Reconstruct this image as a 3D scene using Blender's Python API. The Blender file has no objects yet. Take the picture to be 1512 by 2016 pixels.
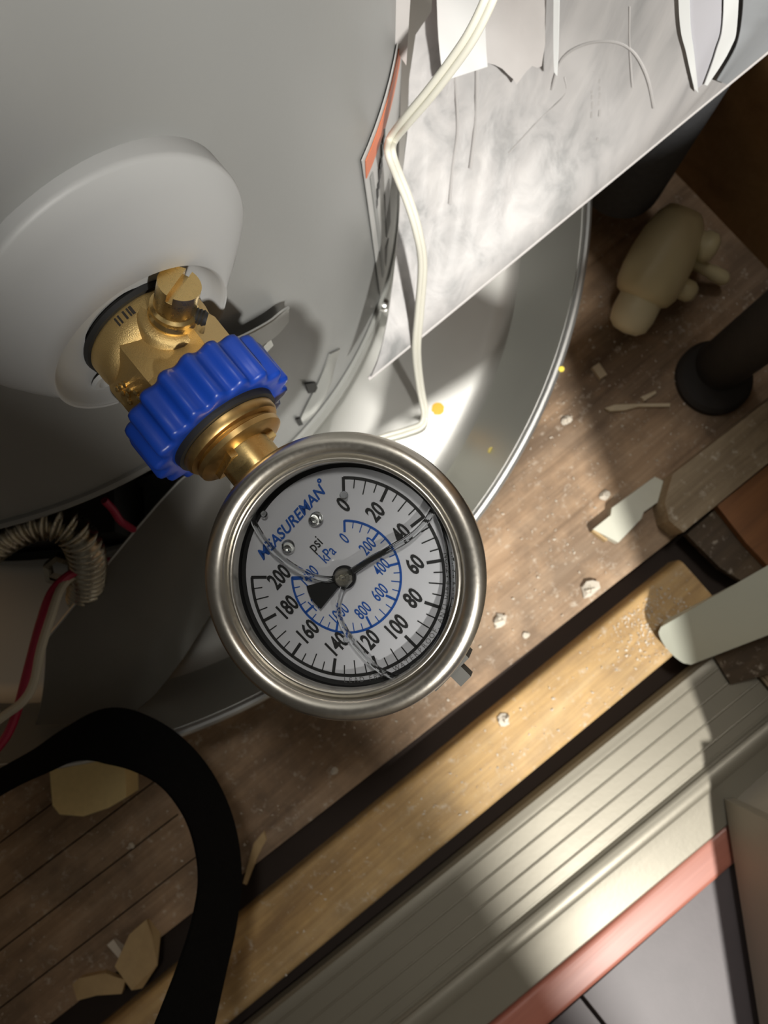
import bpy, bmesh, math, random
from mathutils import Vector, Matrix

# ------------------------------------------------------------------ camera, world, light
scene = bpy.context.scene
COL = scene.collection
F = 1514.0                       # focal length in pixels of the 1512x2016 frame
TH = math.atan(232 / F)          # tilt away from straight down
H = 0.44                         # camera height above the sub-floor
PHI = math.radians(39.5)         # roll of the phone against the doorway

cam_d = bpy.data.cameras.new('camera')
cam = bpy.data.objects.new('camera', cam_d)
COL.objects.link(cam)
cam.location = (0, 0, H)
cam.rotation_euler = (TH, 0, -PHI)
cam_d.sensor_fit = 'VERTICAL'
cam_d.sensor_height = 36.0
cam_d.lens = 36.0 * F / 2016.0
cam_d.clip_start = 0.005
cam_d.dof.use_dof = True
cam_d.dof.focus_distance = 0.192
cam_d.dof.aperture_fstop = 24.0
scene.camera = cam

world = bpy.data.worlds.new('world')
scene.world = world
world.use_nodes = True
wb = world.node_tree.nodes['Background']
wb.inputs[0].default_value = (1.0, 0.92, 0.80, 1)
wb.inputs[1].default_value = 0.035

def area_light(name, loc, target, size, power, color):
    d = bpy.data.lights.new(name, 'AREA')
    d.shape = 'DISK'
    d.size = size
    d.energy = power
    d.color = color
    o = bpy.data.objects.new(name, d)
    COL.objects.link(o)
    o.location = loc
    o.rotation_euler = (Vector(target) - Vector(loc)).to_track_quat('-Z', 'Y').to_euler()
    return o

area_light('work_lamp', (-0.12, -0.76, 1.05), (0.05, 0.02, 0.05), 0.055, 22.0, (1.0, 0.965, 0.905))
area_light('closet_ceiling_lamp', (0.38, 0.38, 2.3), (0.1, 0.05, 0), 0.30, 16.0, (1.0, 0.96, 0.90))

scene.view_settings.view_transform = 'Standard'
scene.view_settings.look = 'None'
scene.view_settings.gamma = 1.0
scene.view_settings.use_curve_mapping = False
scene.view_settings.exposure = 0.22

# ------------------------------------------------------------------ geometry helpers
SN, CS = math.sin(TH), math.cos(TH)
def rot(v):
    return Vector((v[0]*math.cos(PHI)+v[1]*math.sin(PHI), -v[0]*math.sin(PHI)+v[1]*math.cos(PHI), v[2]))
RX, UY, FW = rot((1, 0, 0)), rot((0, CS, SN)), rot((0, SN, -CS))
def ray(x, y):
    return FW + RX*((x-756)/F) + UY*((1008-y)/F)
def at(x, y, z):
    """point of the horizontal plane z seen at a photograph position"""
    d = ray(x, y)
    return Vector((0, 0, H)) + d*((z-H)/d.z)
CX, CY = 0.0, 0.3045             # axis of the tank and pan
TR = 0.200
def cyl(a, z, r=TR):
    """point on the tank jacket: angle in degrees from the front, height"""
    a = math.radians(a)
    return Vector((CX + r*math.sin(a), CY - r*math.cos(a), z))

class MB:
    def __init__(self):
        self.v, self.f = [], []
    def add(self, verts, faces):
        n = len(self.v)
        self.v += [Vector(p) for p in verts]
        self.f += [tuple(i+n for i in f) for f in faces]
        return self
    def box(self, x0, x1, y0, y1, z0, z1, M=None):
        vs = [Vector((x, y, z)) for z in (z0, z1) for y in (y0, y1) for x in (x0, x1)]
        if M: vs = [M @ p for p in vs]
        return self.add(vs, [(0,2,3,1),(4,5,7,6),(0,1,5,4),(2,6,7,3),(0,4,6,2),(1,3,7,5)])
    def lathe(self, prof, M=None, n=64, radial=None, cap0=False, cap1=False):
        """prof: (radius, height) about local Z"""
        vs, fs = [], []
        for r, h in prof:
            for k in range(n):
                a = 2*math.pi*k/n
                rr = radial(r, a) if radial else r
                p = Vector((rr*math.cos(a), rr*math.sin(a), h))
                vs.append(M @ p if M else p)
        for i in range(len(prof)-1):
            for k in range(n):
                k2 = (k+1) % n
                fs.append((i*n+k, i*n+k2, (i+1)*n+k2, (i+1)*n+k))
        if cap0: fs.append(tuple(reversed(range(n))))
        if cap1: fs.append(tuple(range((len(prof)-1)*n, len(prof)*n)))
        return self.add(vs, fs)
    def tube(self, pts, rad, n=12, up=Vector((0, 0, 1)), off=(0, 0), flat=1.0):
        pts = [Vector(p) for p in pts]
        m = len(pts)
        vs, fs = [], []
        prev = None
        for i, p in enumerate(pts):
            t = (pts[min(i+1, m-1)] - pts[max(i-1, 0)]).normalized()
            if prev is None:
                s = t.cross(up)
                if s.length < 1e-4: s = t.cross(Vector((1, 0, 0)))
            else:
                s = prev - t*prev.dot(t)          # carry the frame along, no flips
            s.normalize(); prev = s; u = s.cross(t).normalized()
            r = rad[i] if isinstance(rad, (list, tuple)) else rad
            c = p + s*off[0] + u*off[1]
            for k in range(n):
                a = 2*math.pi*k/n
                vs.append(c + s*(r*math.cos(a)) + u*(r*flat*math.sin(a)))
        for i in range(m-1):
            for k in range(n):
                k2 = (k+1) % n
                fs.append((i*n+k, i*n+k2, (i+1)*n+k2, (i+1)*n+k))
        fs.append(tuple(reversed(range(n)))); fs.append(tuple(range((m-1)*n, m*n)))
        return self.add(vs, fs)
    def prism(self, poly, z0, z1, M=None):
        """poly: list of (x, y); extruded along z"""
        n = len(poly)
        vs = [Vector((x, y, z0)) for x, y in poly] + [Vector((x, y, z1)) for x, y in poly]
        if M: vs = [M @ p for p in vs]
        fs = [tuple(reversed(range(n))), tuple(range(n, 2*n))]
        fs += [(i, (i+1) % n, n+(i+1) % n, n+i) for i in range(n)]
        return self.add(vs, fs)
    def sheet(self, grid, thick, normal=None):
        """grid[i][j] of points -> thin sheet with thickness"""
        R, C = len(grid), len(grid[0])
        nor = []
        for i in range(R):
            row = []
            for j in range(C):
                du = grid[min(i+1, R-1)][j] - grid[max(i-1, 0)][j]
                dv = grid[i][min(j+1, C-1)] - grid[i][max(j-1, 0)]
                q = du.cross(dv)
                row.append(q.normalized() if q.length > 1e-12 else Vector((0, 0, 1)))
            nor.append(row)
        vs = [grid[i][j] + nor[i][j]*thick/2 for i in range(R) for j in range(C)]
        vs += [grid[i][j] - nor[i][j]*thick/2 for i in range(R) for j in range(C)]
        N = R*C
        fs = []
        for i in range(R-1):
            for j in range(C-1):
                a, b, c, d = i*C+j, i*C+j+1, (i+1)*C+j+1, (i+1)*C+j
                fs.append((a, b, c, d)); fs.append((N+d, N+c, N+b, N+a))
        for j in range(C-1):
            fs.append((j+1, j, N+j, N+j+1))
            b = (R-1)*C
            fs.append((b+j, b+j+1, N+b+j+1, N+b+j))
        for i in range(R-1):
            fs.append((i*C, (i+1)*C, N+(i+1)*C, N+i*C))
            fs.append(((i+1)*C+C-1, i*C+C-1, N+i*C+C-1, N+(i+1)*C+C-1))
        return self.add(vs, fs)
    def mesh(self, name, origin=Vector((0, 0, 0)), smooth=True, angle=35):
        me = bpy.data.meshes.new(name)
        me.from_pydata([tuple(p - origin) for p in self.v], [], self.f)
        bm = bmesh.new(); bm.from_mesh(me)
        bmesh.ops.recalc_face_normals(bm, faces=bm.faces)
        bm.to_mesh(me); bm.free()
        if smooth:
            me.polygons.foreach_set('use_smooth', [True]*len(me.polygons))
            me.set_sharp_from_angle(angle=math.radians(angle))
        me.update()
        return me

def smoothpath(pts, sub=8):
    """Catmull-Rom through points (any dimension as Vector)"""
    pts = [Vector(p) for p in pts]
    out = []
    for i in range(len(pts)-1):
        p0, p1, p2, p3 = pts[max(i-1, 0)], pts[i], pts[i+1], pts[min(i+2, len(pts)-1)]
        for k in range(sub):
            t = k/sub
            out.append(0.5*((2*p1) + (p2-p0)*t + (2*p0-5*p1+4*p2-p3)*t*t + (3*p1-p0-3*p2+p3)*t**3))
    out.append(pts[-1])
    return out
def smoothnum(vals, sub=8):
    return [v.x for v in smoothpath([Vector((v, 0, 0)) for v in vals], sub)]

def thing(name, label, cat, loc, group=None):
    o = bpy.data.objects.new(name, None)
    COL.objects.link(o)
    o.empty_display_size = 0.01
    o.location = loc
    o['label'] = label; o['category'] = cat
    if group: o['group'] = group
    return o
def part(root, name, mb, mat, label=None, smooth=True, angle=35, parent=None):
    """mesh in world coordinates that becomes a child of root (or of a part that sits at root's origin)"""
    me = mb.mesh(name, Vector(root.location), smooth, angle)
    o = bpy.data.objects.new(name, me)
    COL.objects.link(o)
    o.parent = parent or root
    me.materials.append(mat)
    if label: o['label'] = label
    return o
def single(name, mb, mat, label=None, cat=None, group=None, kind=None, smooth=True, angle=35):
    xs = [p.x for p in mb.v]; ys = [p.y for p in mb.v]; zs = [p.z for p in mb.v]
    org = Vector(((min(xs)+max(xs))/2, (min(ys)+max(ys))/2, min(zs)))
    me = mb.mesh(name, org, smooth, angle)
    o = bpy.data.objects.new(name, me)
    COL.objects.link(o)
    o.location = org
    me.materials.append(mat)
    if label: o['label'] = label
    if cat: o['category'] = cat
    if group: o['group'] = group
    if kind: o['kind'] = kind
    return o

# ------------------------------------------------------------------ materials
class NT:
    def __init__(self, name):
        self.m = bpy.data.materials.new(name)
        self.m.use_nodes = True
        self.t = self.m.node_tree
        self.b = self.t.nodes['Principled BSDF']
        self.out = self.t.nodes['Material Output']
    def n(self, kind, **kw):
        x = self.t.nodes.new(kind)
        for k, v in kw.items():
            setattr(x, k, v)
        return x
    def l(self, a, b): self.t.links.new(a, b)
    def coord(self, scale=(1, 1, 1), rotz=0, which='Object'):
        tc = self.n('ShaderNodeTexCoord'); mp = self.n('ShaderNodeMapping')
        mp.inputs['Scale'].default_value = scale
        mp.inputs['Rotation'].default_value = (0, 0, rotz)
        self.l(tc.outputs[which], mp.inputs['Vector'])
        return mp.outputs['Vector']
    def noise(self, vec, scale, detail=4, rough=0.55, dist=0.0):
        x = self.n('ShaderNodeTexNoise')
        x.inputs['Scale'].default_value = scale; x.inputs['Detail'].default_value = detail
        x.inputs['Roughness'].default_value = rough; x.inputs['Distortion'].default_value = dist
        self.l(vec, x.inputs['Vector'])
        return x.outputs['Fac']
    def ramp(self, fac, stops):
        x = self.n('ShaderNodeValToRGB')
        e = x.color_ramp.elements
        while len(e) < len(stops): e.new(0.5)
        for i, (p, c) in enumerate(stops):
            e[i].position = p; e[i].color = (c[0], c[1], c[2], 1) if not isinstance(c, (int, float)) else (c, c, c, 1)
        self.l(fac, x.inputs['Fac'])
        return x.outputs['Color']
    def mix(self, fac, a, b, mode='MIX'):
        x = self.n('ShaderNodeMix', data_type='RGBA', blend_type=mode)
        for s, v in ((0, fac), (6, a), (7, b)):
            if hasattr(v, 'is_linked') or hasattr(v, 'links'): self.l(v, x.inputs[s])
            elif isinstance(v, (int, float)): x.inputs[s].default_value = v
            else: x.inputs[s].default_value = (v[0], v[1], v[2], 1)
        return x.outputs[2]
    def bump(self, h, strength=0.3, dist=0.001):
        x = self.n('ShaderNodeBump')
        x.inputs['Strength'].default_value = strength; x.inputs['Distance'].default_value = dist
        self.l(h, x.inputs['Height']); self.l(x.outputs['Normal'], self.b.inputs['Normal'])
    def base(self, c):
        if hasattr(c, 'links'): self.l(c, self.b.inputs['Base Color'])
        else: self.b.inputs['Base Color'].default_value = (c[0], c[1], c[2], 1)
        return self
    def set(self, **kw):
        for k, v in kw.items():
            self.b.inputs[k.replace('_', ' ')].default_value = v
        return self

def plain(name, c, rough=0.5, metal=0.0, var=0.12, nscale=60, bump=0.0, spec=None, bscale=400):
    t = NT(name)
    v = t.coord()
    f = t.noise(v, nscale)
    t.base(t.mix(f, [x*(1-var) for x in c], [min(1, x*(1+var)) for x in c]))
    t.set(Roughness=rough, Metallic=metal)
    if spec is not None: t.b.inputs['Specular IOR Level'].default_value = spec
    if bump: t.bump(t.noise(t.coord(), bscale, 2), bump, 0.0006)
    return t.m

def wood(name, dark, mid, light, rough=0.65, sx=1.0, dirt=0.0, bump=0.25):
    t = NT(name)
    g = t.noise(t.coord((5*sx, 70*sx, 30)), 1.0, 6, 0.6, 0.8)
    c = t.ramp(g, [(0.25, dark), (0.5, mid), (0.75, light)])
    fine = t.noise(t.coord((25*sx, 500*sx, 200)), 1.0, 3, 0.6)
    c = t.mix(t.ramp(fine, [(0.35, 0.0), (0.7, 0.35)]), c, dark)
    if dirt:
        d = t.noise(t.coord((18, 18, 18)), 1.0, 5, 0.65)
        c = t.mix(t.ramp(d, [(0.42, dirt), (0.62, 0.0)]), c, (0.045, 0.036, 0.03))
        w = t.noise(t.coord((190, 190, 190)), 1.0, 4, 0.7)
        c = t.mix(t.ramp(w, [(0.58, 0.0), (0.72, 0.6)]), c, (0.62, 0.55, 0.45))
    t.base(c); t.set(Roughness=rough)
    t.bump(fine, bump, 0.0008)
    return t.m

M = {}
M['jacket'] = plain('jacket_paint', (0.235, 0.24, 0.235), 0.38, 0.0, 0.05, 12, 0.05)
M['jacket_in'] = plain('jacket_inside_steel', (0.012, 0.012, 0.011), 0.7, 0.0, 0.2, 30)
M['base_metal'] = plain('base_ring_paint', (0.27, 0.275, 0.26), 0.4, 0.1, 0.08, 40)
M['panel'] = plain('access_panel_paint', (0.15, 0.145, 0.13), 0.42, 0.1, 0.15, 40)
M['zinc'] = plain('zinc_steel', (0.55, 0.56, 0.55), 0.33, 0.85, 0.1, 150)
M['plate'] = plain('plate_plastic', (0.35, 0.356, 0.355), 0.5, 0.0, 0.04, 20, 0.03)
M['black'] = plain('black_rubber', (0.012, 0.012, 0.012), 0.6, 0.0, 0.2)
M['strap'] = plain('strap_webbing', (0.004, 0.004, 0.004), 0.9, 0.0, 0.3, 400, 0.3, 0.1, 900)
M['foam'] = plain('pipe_foam', (0.052, 0.054, 0.058), 0.9, 0.0, 0.25, 300, 0.4, 0.2, 1500)
M['iron'] = plain('black_iron', (0.022, 0.018, 0.015), 0.75, 0.0, 0.35, 90, 0.3)
M['cream'] = plain('cream_plastic', (0.60, 0.53, 0.32), 0.33, 0.0, 0.10, 60)
M['cream_light'] = plain('cream_collar', (0.78, 0.72, 0.50), 0.35, 0.0, 0.08, 60)
M['foamblock'] = plain('yellow_foam', (0.86, 0.68, 0.33), 0.8, 0.0, 0.10, 300, 0.25)
M['redwire'] = plain('red_insulation', (0.36, 0.012, 0.05), 0.4)
M['whitewire'] = plain('white_insulation', (0.50, 0.46, 0.36), 0.45)
M['cord'] = plain('cord_insulation', (0.66, 0.65, 0.57), 0.35, 0.0, 0.05)
M['paper'] = plain('white_paper', (0.72, 0.74, 0.74), 0.7, 0.0, 0.04)
M['paper_grey'] = plain('grey_paper', (0.55, 0.53, 0.52), 0.7, 0.0, 0.08, 90)
M['booklet'] = plain('booklet_paper', (0.50, 0.50, 0.54), 0.45, 0.0, 0.04)
M['orange'] = plain('orange_ink', (0.62, 0.17, 0.07), 0.5)
M['ink'] = plain('black_ink', (0.02, 0.02, 0.02), 0.5)
M['greyink'] = plain('grey_ink', (0.16, 0.155, 0.15), 0.6)
M['label'] = plain('label_paper', (0.44, 0.44, 0.43), 0.45, 0.0, 0.06, 60)
M['labelgrey'] = plain('label_grey', (0.26, 0.265, 0.26), 0.5)
M['gusset'] = plain('bag_gusset_film', (0.34, 0.36, 0.38), 0.35)
M['plugrubber'] = plain('plug_rubber', (0.09, 0.088, 0.08), 0.7)
M['crease'] = plain('bag_crease', (0.38, 0.37, 0.365), 0.5)
M['dial'] = plain('dial_white', (0.74, 0.74, 0.77), 0.45, 0.0, 0.02)
M['dialblue'] = plain('dial_blue_ink', (0.012, 0.095, 0.42), 0.45, 0.0, 0.03)
M['gasket'] = plain('gauge_gasket', (0.008, 0.008, 0.008), 0.45)
M['blue'] = plain('blue_plastic', (0.006, 0.046, 0.34), 0.36, 0.0, 0.10, 80, 0.05)
M['steel'] = None
M['pvc_white'] = plain('white_vinyl', (0.50, 0.52, 0.44), 0.4, 0.0, 0.06, 40)
M['casing'] = plain('cream_casing_paint', (0.33, 0.30, 0.24), 0.5, 0.0, 0.10, 15, 0.1)
M['plaster'] = plain('plaster_crumb', (0.66, 0.60, 0.50), 0.85, 0.0, 0.15)
M['shaving'] = plain('wood_shaving', (0.48, 0.34, 0.17), 0.7, 0.0, 0.15, 200)
M['splinter'] = plain('pale_splinter', (0.62, 0.52, 0.36), 0.7, 0.0, 0.15, 200)
M['chip'] = plain('painted_chip', (0.62, 0.62, 0.52), 0.5, 0.0, 0.08, 90)
M['dot'] = plain('orange_paint_dot', (0.85, 0.42, 0.02), 0.4, 0.0, 0.05)
M['yellowdot'] = plain('yellow_paint_dot', (0.75, 0.60, 0.06), 0.4, 0.0, 0.05)
M['lamp'] = plain('lamp_body', (0.05, 0.05, 0.05), 0.5)

def metal(name, c, rough, nscale, stretch=(1, 1, 1), bump=0.05, var=0.1, rvar=0.12):
    t = NT(name)
    f = t.noise(t.coord(stretch), nscale, 4, 0.6)
    t.base(t.mix(f, [x*(1-var) for x in c], [min(1, x*(1+var)) for x in c]))
    t.set(Metallic=1.0)
    r = t.n('ShaderNodeMapRange')
    r.inputs['To Min'].default_value = rough-rvar; r.inputs['To Max'].default_value = rough+rvar
    t.l(f, r.inputs['Value']); t.l(r.outputs['Result'], t.b.inputs['Roughness'])
    if bump: t.bump(f, bump, 0.0004)
    return t.m
M['steel'] = metal('brushed_stainless', (0.56, 0.53, 0.47), 0.30, 900, (1, 1, 1), 0.03, 0.06, 0.05)
M['brass'] = metal('polished_brass', (0.80, 0.58, 0.25), 0.28, 600, (1, 1, 1), 0.02, 0.08, 0.05)
M['brass_cast'] = metal('cast_brass', (0.78, 0.57, 0.25), 0.46, 3500, (1, 1, 1), 0.5, 0.15, 0.08)
M['brass_dark'] = metal('dull_brass', (0.52, 0.35, 0.14), 0.38, 500, (1, 1, 1), 0.05, 0.15, 0.08)
M['pan'] = metal('pan_aluminium', (0.70, 0.70, 0.67), 0.43, 8, (1, 1, 1), 0.04, 0.05, 0.06)
M['flex'] = metal('corrugated_steel', (0.42, 0.38, 0.30), 0.28, 200, (1, 1, 1), 0.02, 0.1, 0.05)
M['threshold'] = plain('threshold_aluminium', (0.215, 0.198, 0.155), 0.42, 0.35, 0.12, 25, 0.05)
M['screw'] = metal('plated_screw', (0.62, 0.62, 0.60), 0.25, 300)
M['pointer_hub'] = metal('pointer_hub_steel', (0.70, 0.67, 0.58), 0.3, 300)

M['subfloor'] = wood('subfloor_planks', (0.20, 0.125, 0.070), (0.44, 0.295, 0.18), (0.58, 0.42, 0.28), 0.75, 1.0, 0.5)
M['pine'] = wood('pine_board', (0.24, 0.13, 0.05), (0.56, 0.36, 0.145), (0.68, 0.48, 0.24), 0.6, 0.8, 0.3)
M['redwood'] = wood('red_stained_strip', (0.24, 0.075, 0.048), (0.35, 0.12, 0.082), (0.42, 0.165, 0.115), 0.42, 0.7, 0.0, 0.1)
M['greywood'] = wood('weathered_lumber', (0.22, 0.16, 0.095), (0.42, 0.32, 0.20), (0.54, 0.43, 0.29), 0.8, 1.2, 0.3)
M['brownwood'] = wood('brown_stud', (0.14, 0.056, 0.02), (0.30, 0.125, 0.042), (0.37, 0.165, 0.062), 0.6, 0.6, 0.0, 0.1)
M['darkwood'] = wood('old_jamb_wood', (0.05, 0.032, 0.018), (0.11, 0.075, 0.042), (0.16, 0.11, 0.065), 0.8, 1.0, 0.4)
M['wallply'] = wood('wall_plywood', (0.18, 0.10, 0.04), (0.29, 0.17, 0.07), (0.35, 0.21, 0.09), 0.75, 0.5, 0.0, 0.1)
M['tile'] = plain('grey_tile', (0.070, 0.058, 0.062), 0.5, 0.0, 0.22, 50, 0.04)
M['grout'] = plain('floor_underlay', (0.03, 0.02, 0.015), 0.9)
M['wallpaint'] = plain('wall_paint', (0.45, 0.42, 0.36), 0.7)

def bag_material():
    t = NT('clear_bag_over_papers')
    v = t.coord((1, 1, 1))
    streak = t.noise(t.coord((75, 75, 9)), 1.0, 4, 0.55, 0.4)
    soft = t.noise(v, 14, 3, 0.5, 0.6)
    c = t.ramp(streak, [(0.28, (0.22, 0.225, 0.225)), (0.46, (0.38, 0.375, 0.375)), (0.66, (0.47, 0.46, 0.455))])
    c = t.mix(t.ramp(soft, [(0.42, 0.0), (0.75, 0.6)]), c, (0.44, 0.425, 0.425))
    t.base(c); t.set(Roughness=0.5)
    t.bump(streak, 0.22, 0.003)
    return t.m
M['bag'] = bag_material()

def lens_material():
    t = NT('gauge_window')
    tr = t.n('ShaderNodeBsdfTransparent'); gl = t.n('ShaderNodeBsdfGlossy'); mx = t.n('ShaderNodeMixShader')
    fr = t.n('ShaderNodeFresnel'); fr.inputs['IOR'].default_value = 1.45
    tr.inputs[0].default_value = (0.95, 0.96, 0.96, 1)
    gl.inputs['Roughness'].default_value = 0.06
    t.l(fr.outputs[0], mx.inputs[0]); t.l(tr.outputs[0], mx.inputs[1]); t.l(gl.outputs[0], mx.inputs[2])
    t.l(mx.outputs[0], t.out.inputs['Surface'])
    return t.m
M['lens'] = lens_material()
def glass_material(name, ior=1.45):
    t = NT(name)
    t.base((0.96, 0.97, 0.97)); t.set(Roughness=0.02, IOR=ior)
    t.b.inputs['Transmission Weight'].default_value = 1.0
    return t.m
M['glycerin'] = glass_material('glycerin_meniscus')

# ------------------------------------------------------------------ setting: floor, threshold, jamb, walls
K = -0.037                                       # the strips run a little askew to the tank
def strip(y0, y1, x0, x1, z0, z1, k=K):
    mb = MB()
    poly = [(x0, y1+k*x0), (x1, y1+k*x1), (x1, y0+k*x1), (x0, y0+k*x0)]
    return mb.prism(poly, z0, z1)
floor = single('floor', MB().box(-0.9, 0.6, -1.3, 0.75, -0.05, -0.014), M['grout'], kind='structure')
def floor_part(name, mb, mat, label=None, **kw):
    return part(floor, name, mb, mat, label, **kw)
XS = -0.150
for (x0, x1, eds) in ((XS, 0.5, (-0.0585, 0.20, 0.42, 0.60)), (-0.8, XS, (-0.0585, -0.036, -0.012, 0.010, 0.034, 0.058, 0.10, 0.20, 0.42, 0.60))):
    for i in range(len(eds)-1):
        e = 0.0004 if x1 == XS else 0.00005
        floor_part('plank', strip(eds[i]+e, eds[i+1]-e, x0, x1, -0.014, 0.0, -0.045), M['subfloor'])
# pine board beyond the gap, with a rounded edge
def rounded_strip(y0, y1, x0, x1, z0, z1, rad, k, seg=5):
    prof = [(y0, z0)]
    for i in range(seg+1):
        a = math.pi/2*i/seg
        prof.append((y0+rad-rad*math.cos(a), z1-rad+rad*math.sin(a)))
    for i in range(seg+1):
        a = math.pi/2*(1-i/seg)
        prof.append((y1-rad+rad*math.cos(a), z1-rad+rad*math.sin(a)))
    prof.append((y1, z0))
    n = len(prof)
    vs = [Vector((x, y+k*x, z)) for x in (x0, x1) for y, z in prof]
    fs = [tuple(range(n)), tuple(reversed(range(n, 2*n)))]
    fs += [(i, n+i, n+(i+1) % n, (i+1) % n) for i in range(n)]
    return MB().add(vs, fs)
floor_part('plank', rounded_strip(-0.1110, -0.0722, -0.8, 0.155, -0.014, 0.004, 0.004, -0.028), M['pine'], 'bright pine board beside the metal threshold')
# room tiles
for (x0, x1) in ((-0.9, -0.0425), (-0.0400, 0.6)):
    floor_part('tile', strip(-0.62, -0.2155, x0, x1, -0.014, -0.001, -0.02), M['tile'])
floor_part('tile', MB().box(-0.9, 0.6, -1.29, -0.66, -0.014, -0.001), M['tile'])

# ridged aluminium threshold
prof = [(-0.1195, -0.002), (-0.1200, 0.0050), (-0.1215, 0.0072), (-0.1240, 0.0080)]
for yr in (-0.1270, -0.1365, -0.1460, -0.1555):
    prof += [(yr+0.0003, 0.0080), (yr+0.0001, 0.0084), (yr-0.0002, 0.0085), (yr-0.0011, 0.0080)]
prof += [(-0.1615, 0.0080), (-0.1620, 0.0070), (-0.1630, 0.0070), (-0.1640, 0.0082)]
for i in range(9):
    a = math.pi*i/8
    prof.append((-0.1695+0.0050*math.cos(a), 0.0085+0.0022*math.sin(a)))
prof += [(-0.1800, 0.0074), (-0.1935, 0.0060), (-0.1948, 0.0045), (-0.1948, -0.002)]
n = len(prof)
k_thr = -0.045
vs = [Vector((x, y+k_thr*x, z)) for x in (-0.8, 0.1415) for y, z in prof]
fs = [tuple(range(n)), tuple(reversed(range(n, 2*n)))] + [(i, n+i, n+(i+1) % n, (i+1) % n) for i in range(n)]
single('trim_1', MB().add(vs, fs), M['threshold'], 'ridged aluminium door threshold', kind='structure', angle=25)
# red-brown reducer strip
single('trim_2', rounded_strip(-0.2140, -0.1952, -0.8, 0.087, -0.012, 0.0035, 0.003, -0.03), M['redwood'], 'red-brown wooden strip between threshold and tile', kind='structure')

# sole plate, jamb blocks and stops at the end of the threshold
def boxm(x0, x1, y0, y1, z0, z1, bev=0.0015):
    me = bpy.data.meshes.new('tmp')
    bm = bmesh.new()
    bmesh.ops.create_cube(bm, size=1)
    for v in bm.verts:
        v.co = Vector(((x0+x1)/2+v.co.x*(x1-x0), (y0+y1)/2+v.co.y*(y1-y0), (z0+z1)/2+v.co.z*(z1-z0)))
    bmesh.ops.bevel(bm, geom=list(bm.edges), offset=bev, segments=2, affect='EDGES')
    mb = MB()
    bm.verts.ensure_lookup_table()
    mb.add([v.co.copy() for v in bm.verts], [tuple(v.index for v in f.verts) for f in bm.faces])
    bm.free()
    bpy.data.meshes.remove(me)
    return mb
def zpoly(pts, z):
    return [(at(x, y, z).x, at(x, y, z).y) for x, y in pts]
mbp = MB().prism(zpoly([(1324, 934), (1309, 990), (1318, 1025), (1345, 1048), (1700, 758), (1640, 690)], 0.020), 0.0, 0.020)
single('trim_3', mbp, M['greywood'], 'weathered lumber sole plate at the closet side', kind='structure')
single('trim_4', MB().prism(zpoly([(1412, 996), (1470, 1070), (1520, 1122), (1700, 980), (1640, 812)], 0.012), 0.0, 0.012), M['brownwood'], 'orange-brown stud block against the sole plate', kind='structure')
single('trim_5', MB().prism(zpoly([(1352, 1052), (1410, 1002), (1512, 1125), (1470, 1150), (1418, 1118)], 0.006), 0.0, 0.006), M['darkwood'], 'dark wood block beside the stud', kind='structure')

# white vinyl stop with rounded end, leaning up to the right
def lean_board(p0, p1, wvec0, wvec1, thick, mat, name, label, round_end=True):
    axis = (p1-p0)
    grid = []
    N, Wn = 16, 12
    for i in range(N+1):
        t = i/N
        row = []
        for j in range(Wn+1):
            s = j/Wn*2-1
            w = wvec0.lerp(wvec1, t)
            tt = t
            if round_end:
                e = 0.07*(1-math.sqrt(max(0, 1-s*s)))*(1-t)
                tt = t + e
            row.append(p0 + axis*tt + w*s)
        grid.append(row)
    return single(name, MB().sheet(grid, thick), mat, label, kind='structure')
p0 = at(1318, 1272, 0.012); p1 = at(1590, 1148, 0.085)
lean_board(p0, p1, (at(1372, 1304, .012)-at(1312, 1232, .012))*0.5, (at(1605, 1222, .085)-at(1575, 1085, .085))*0.5, 0.006, M['pvc_white'], 'trim_6', 'white vinyl stop with a rounded end over the threshold end')
p0 = at(1425, 1318, 0.0095); p1 = at(1600, 1258, 0.045)
lean_board(p0, p1, (at(1445, 1345, .0095)-at(1412, 1292, .0095))*0.5, (at(1610, 1300, .045)-at(1580, 1220, .045))*0.5, 0.004, M['darkwood'], 'trim_7', 'brown jamb strip under the vinyl stop', False)
single('trim_8', boxm(0.1425, 0.31, -0.1900, -0.1185, -0.004, 0.012), M['greywood'], 'rough jamb wood past the threshold end', kind='structure')
# baseboard standing at an angle at the right, a dark gap under it
hinge = Vector((0.0835, -0.1865, 0)); ddir = Vector((-0.56, -0.83, 0)).normalized(); dn = Vector((-ddir.y, ddir.x, 0))
if dn.x < 0: dn = -dn
door = MB(); door2 = MB()
def slab(mb, s0, s1, n0, n1, z0, z1):
    M4 = Matrix(((ddir.x, dn.x, 0, hinge.x), (ddir.y, dn.y, 0, hinge.y), (0, 0, 1, 0), (0, 0, 0, 1)))
    return mb.box(s0, s1, n0, n1, z0, z1, M4)
slab(door, 0.0, 0.14, 0.006, 0.020, 0.010, 0.065)
d1 = single('baseboard_right', door, M['casing'], 'cream painted baseboard', kind='structure')
slab(door2, -0.001, 0.141, 0.0, 0.0055, 0.008, 0.060)
part(d1, 'edge_strip', door2, M['casing'])
# walls
single('wall_right', MB().box(0.318, 0.338, -0.033, 0.75, 0.0, 1.0), M['wallply'], kind='structure')
single('shade_wall_front', MB().box(0.0885, 0.6, -0.29, -0.1905, 0.0, 0.42), M['wallpaint'], kind='structure')  # low wall added to shadow the right side, height set to clear the bag
single('wall_back', MB().box(-0.9, 0.338, 0.75, 0.77, 0.0, 1.2), M['wallply'], kind='structure')
single('light_blocker_left', MB().box(-0.85, -0.076, -0.47, -0.44, 0.0, 0.800), M['wallpaint'], kind='structure')  # unseen half-height slab, added to shade the floor and tank at lower left

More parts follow.
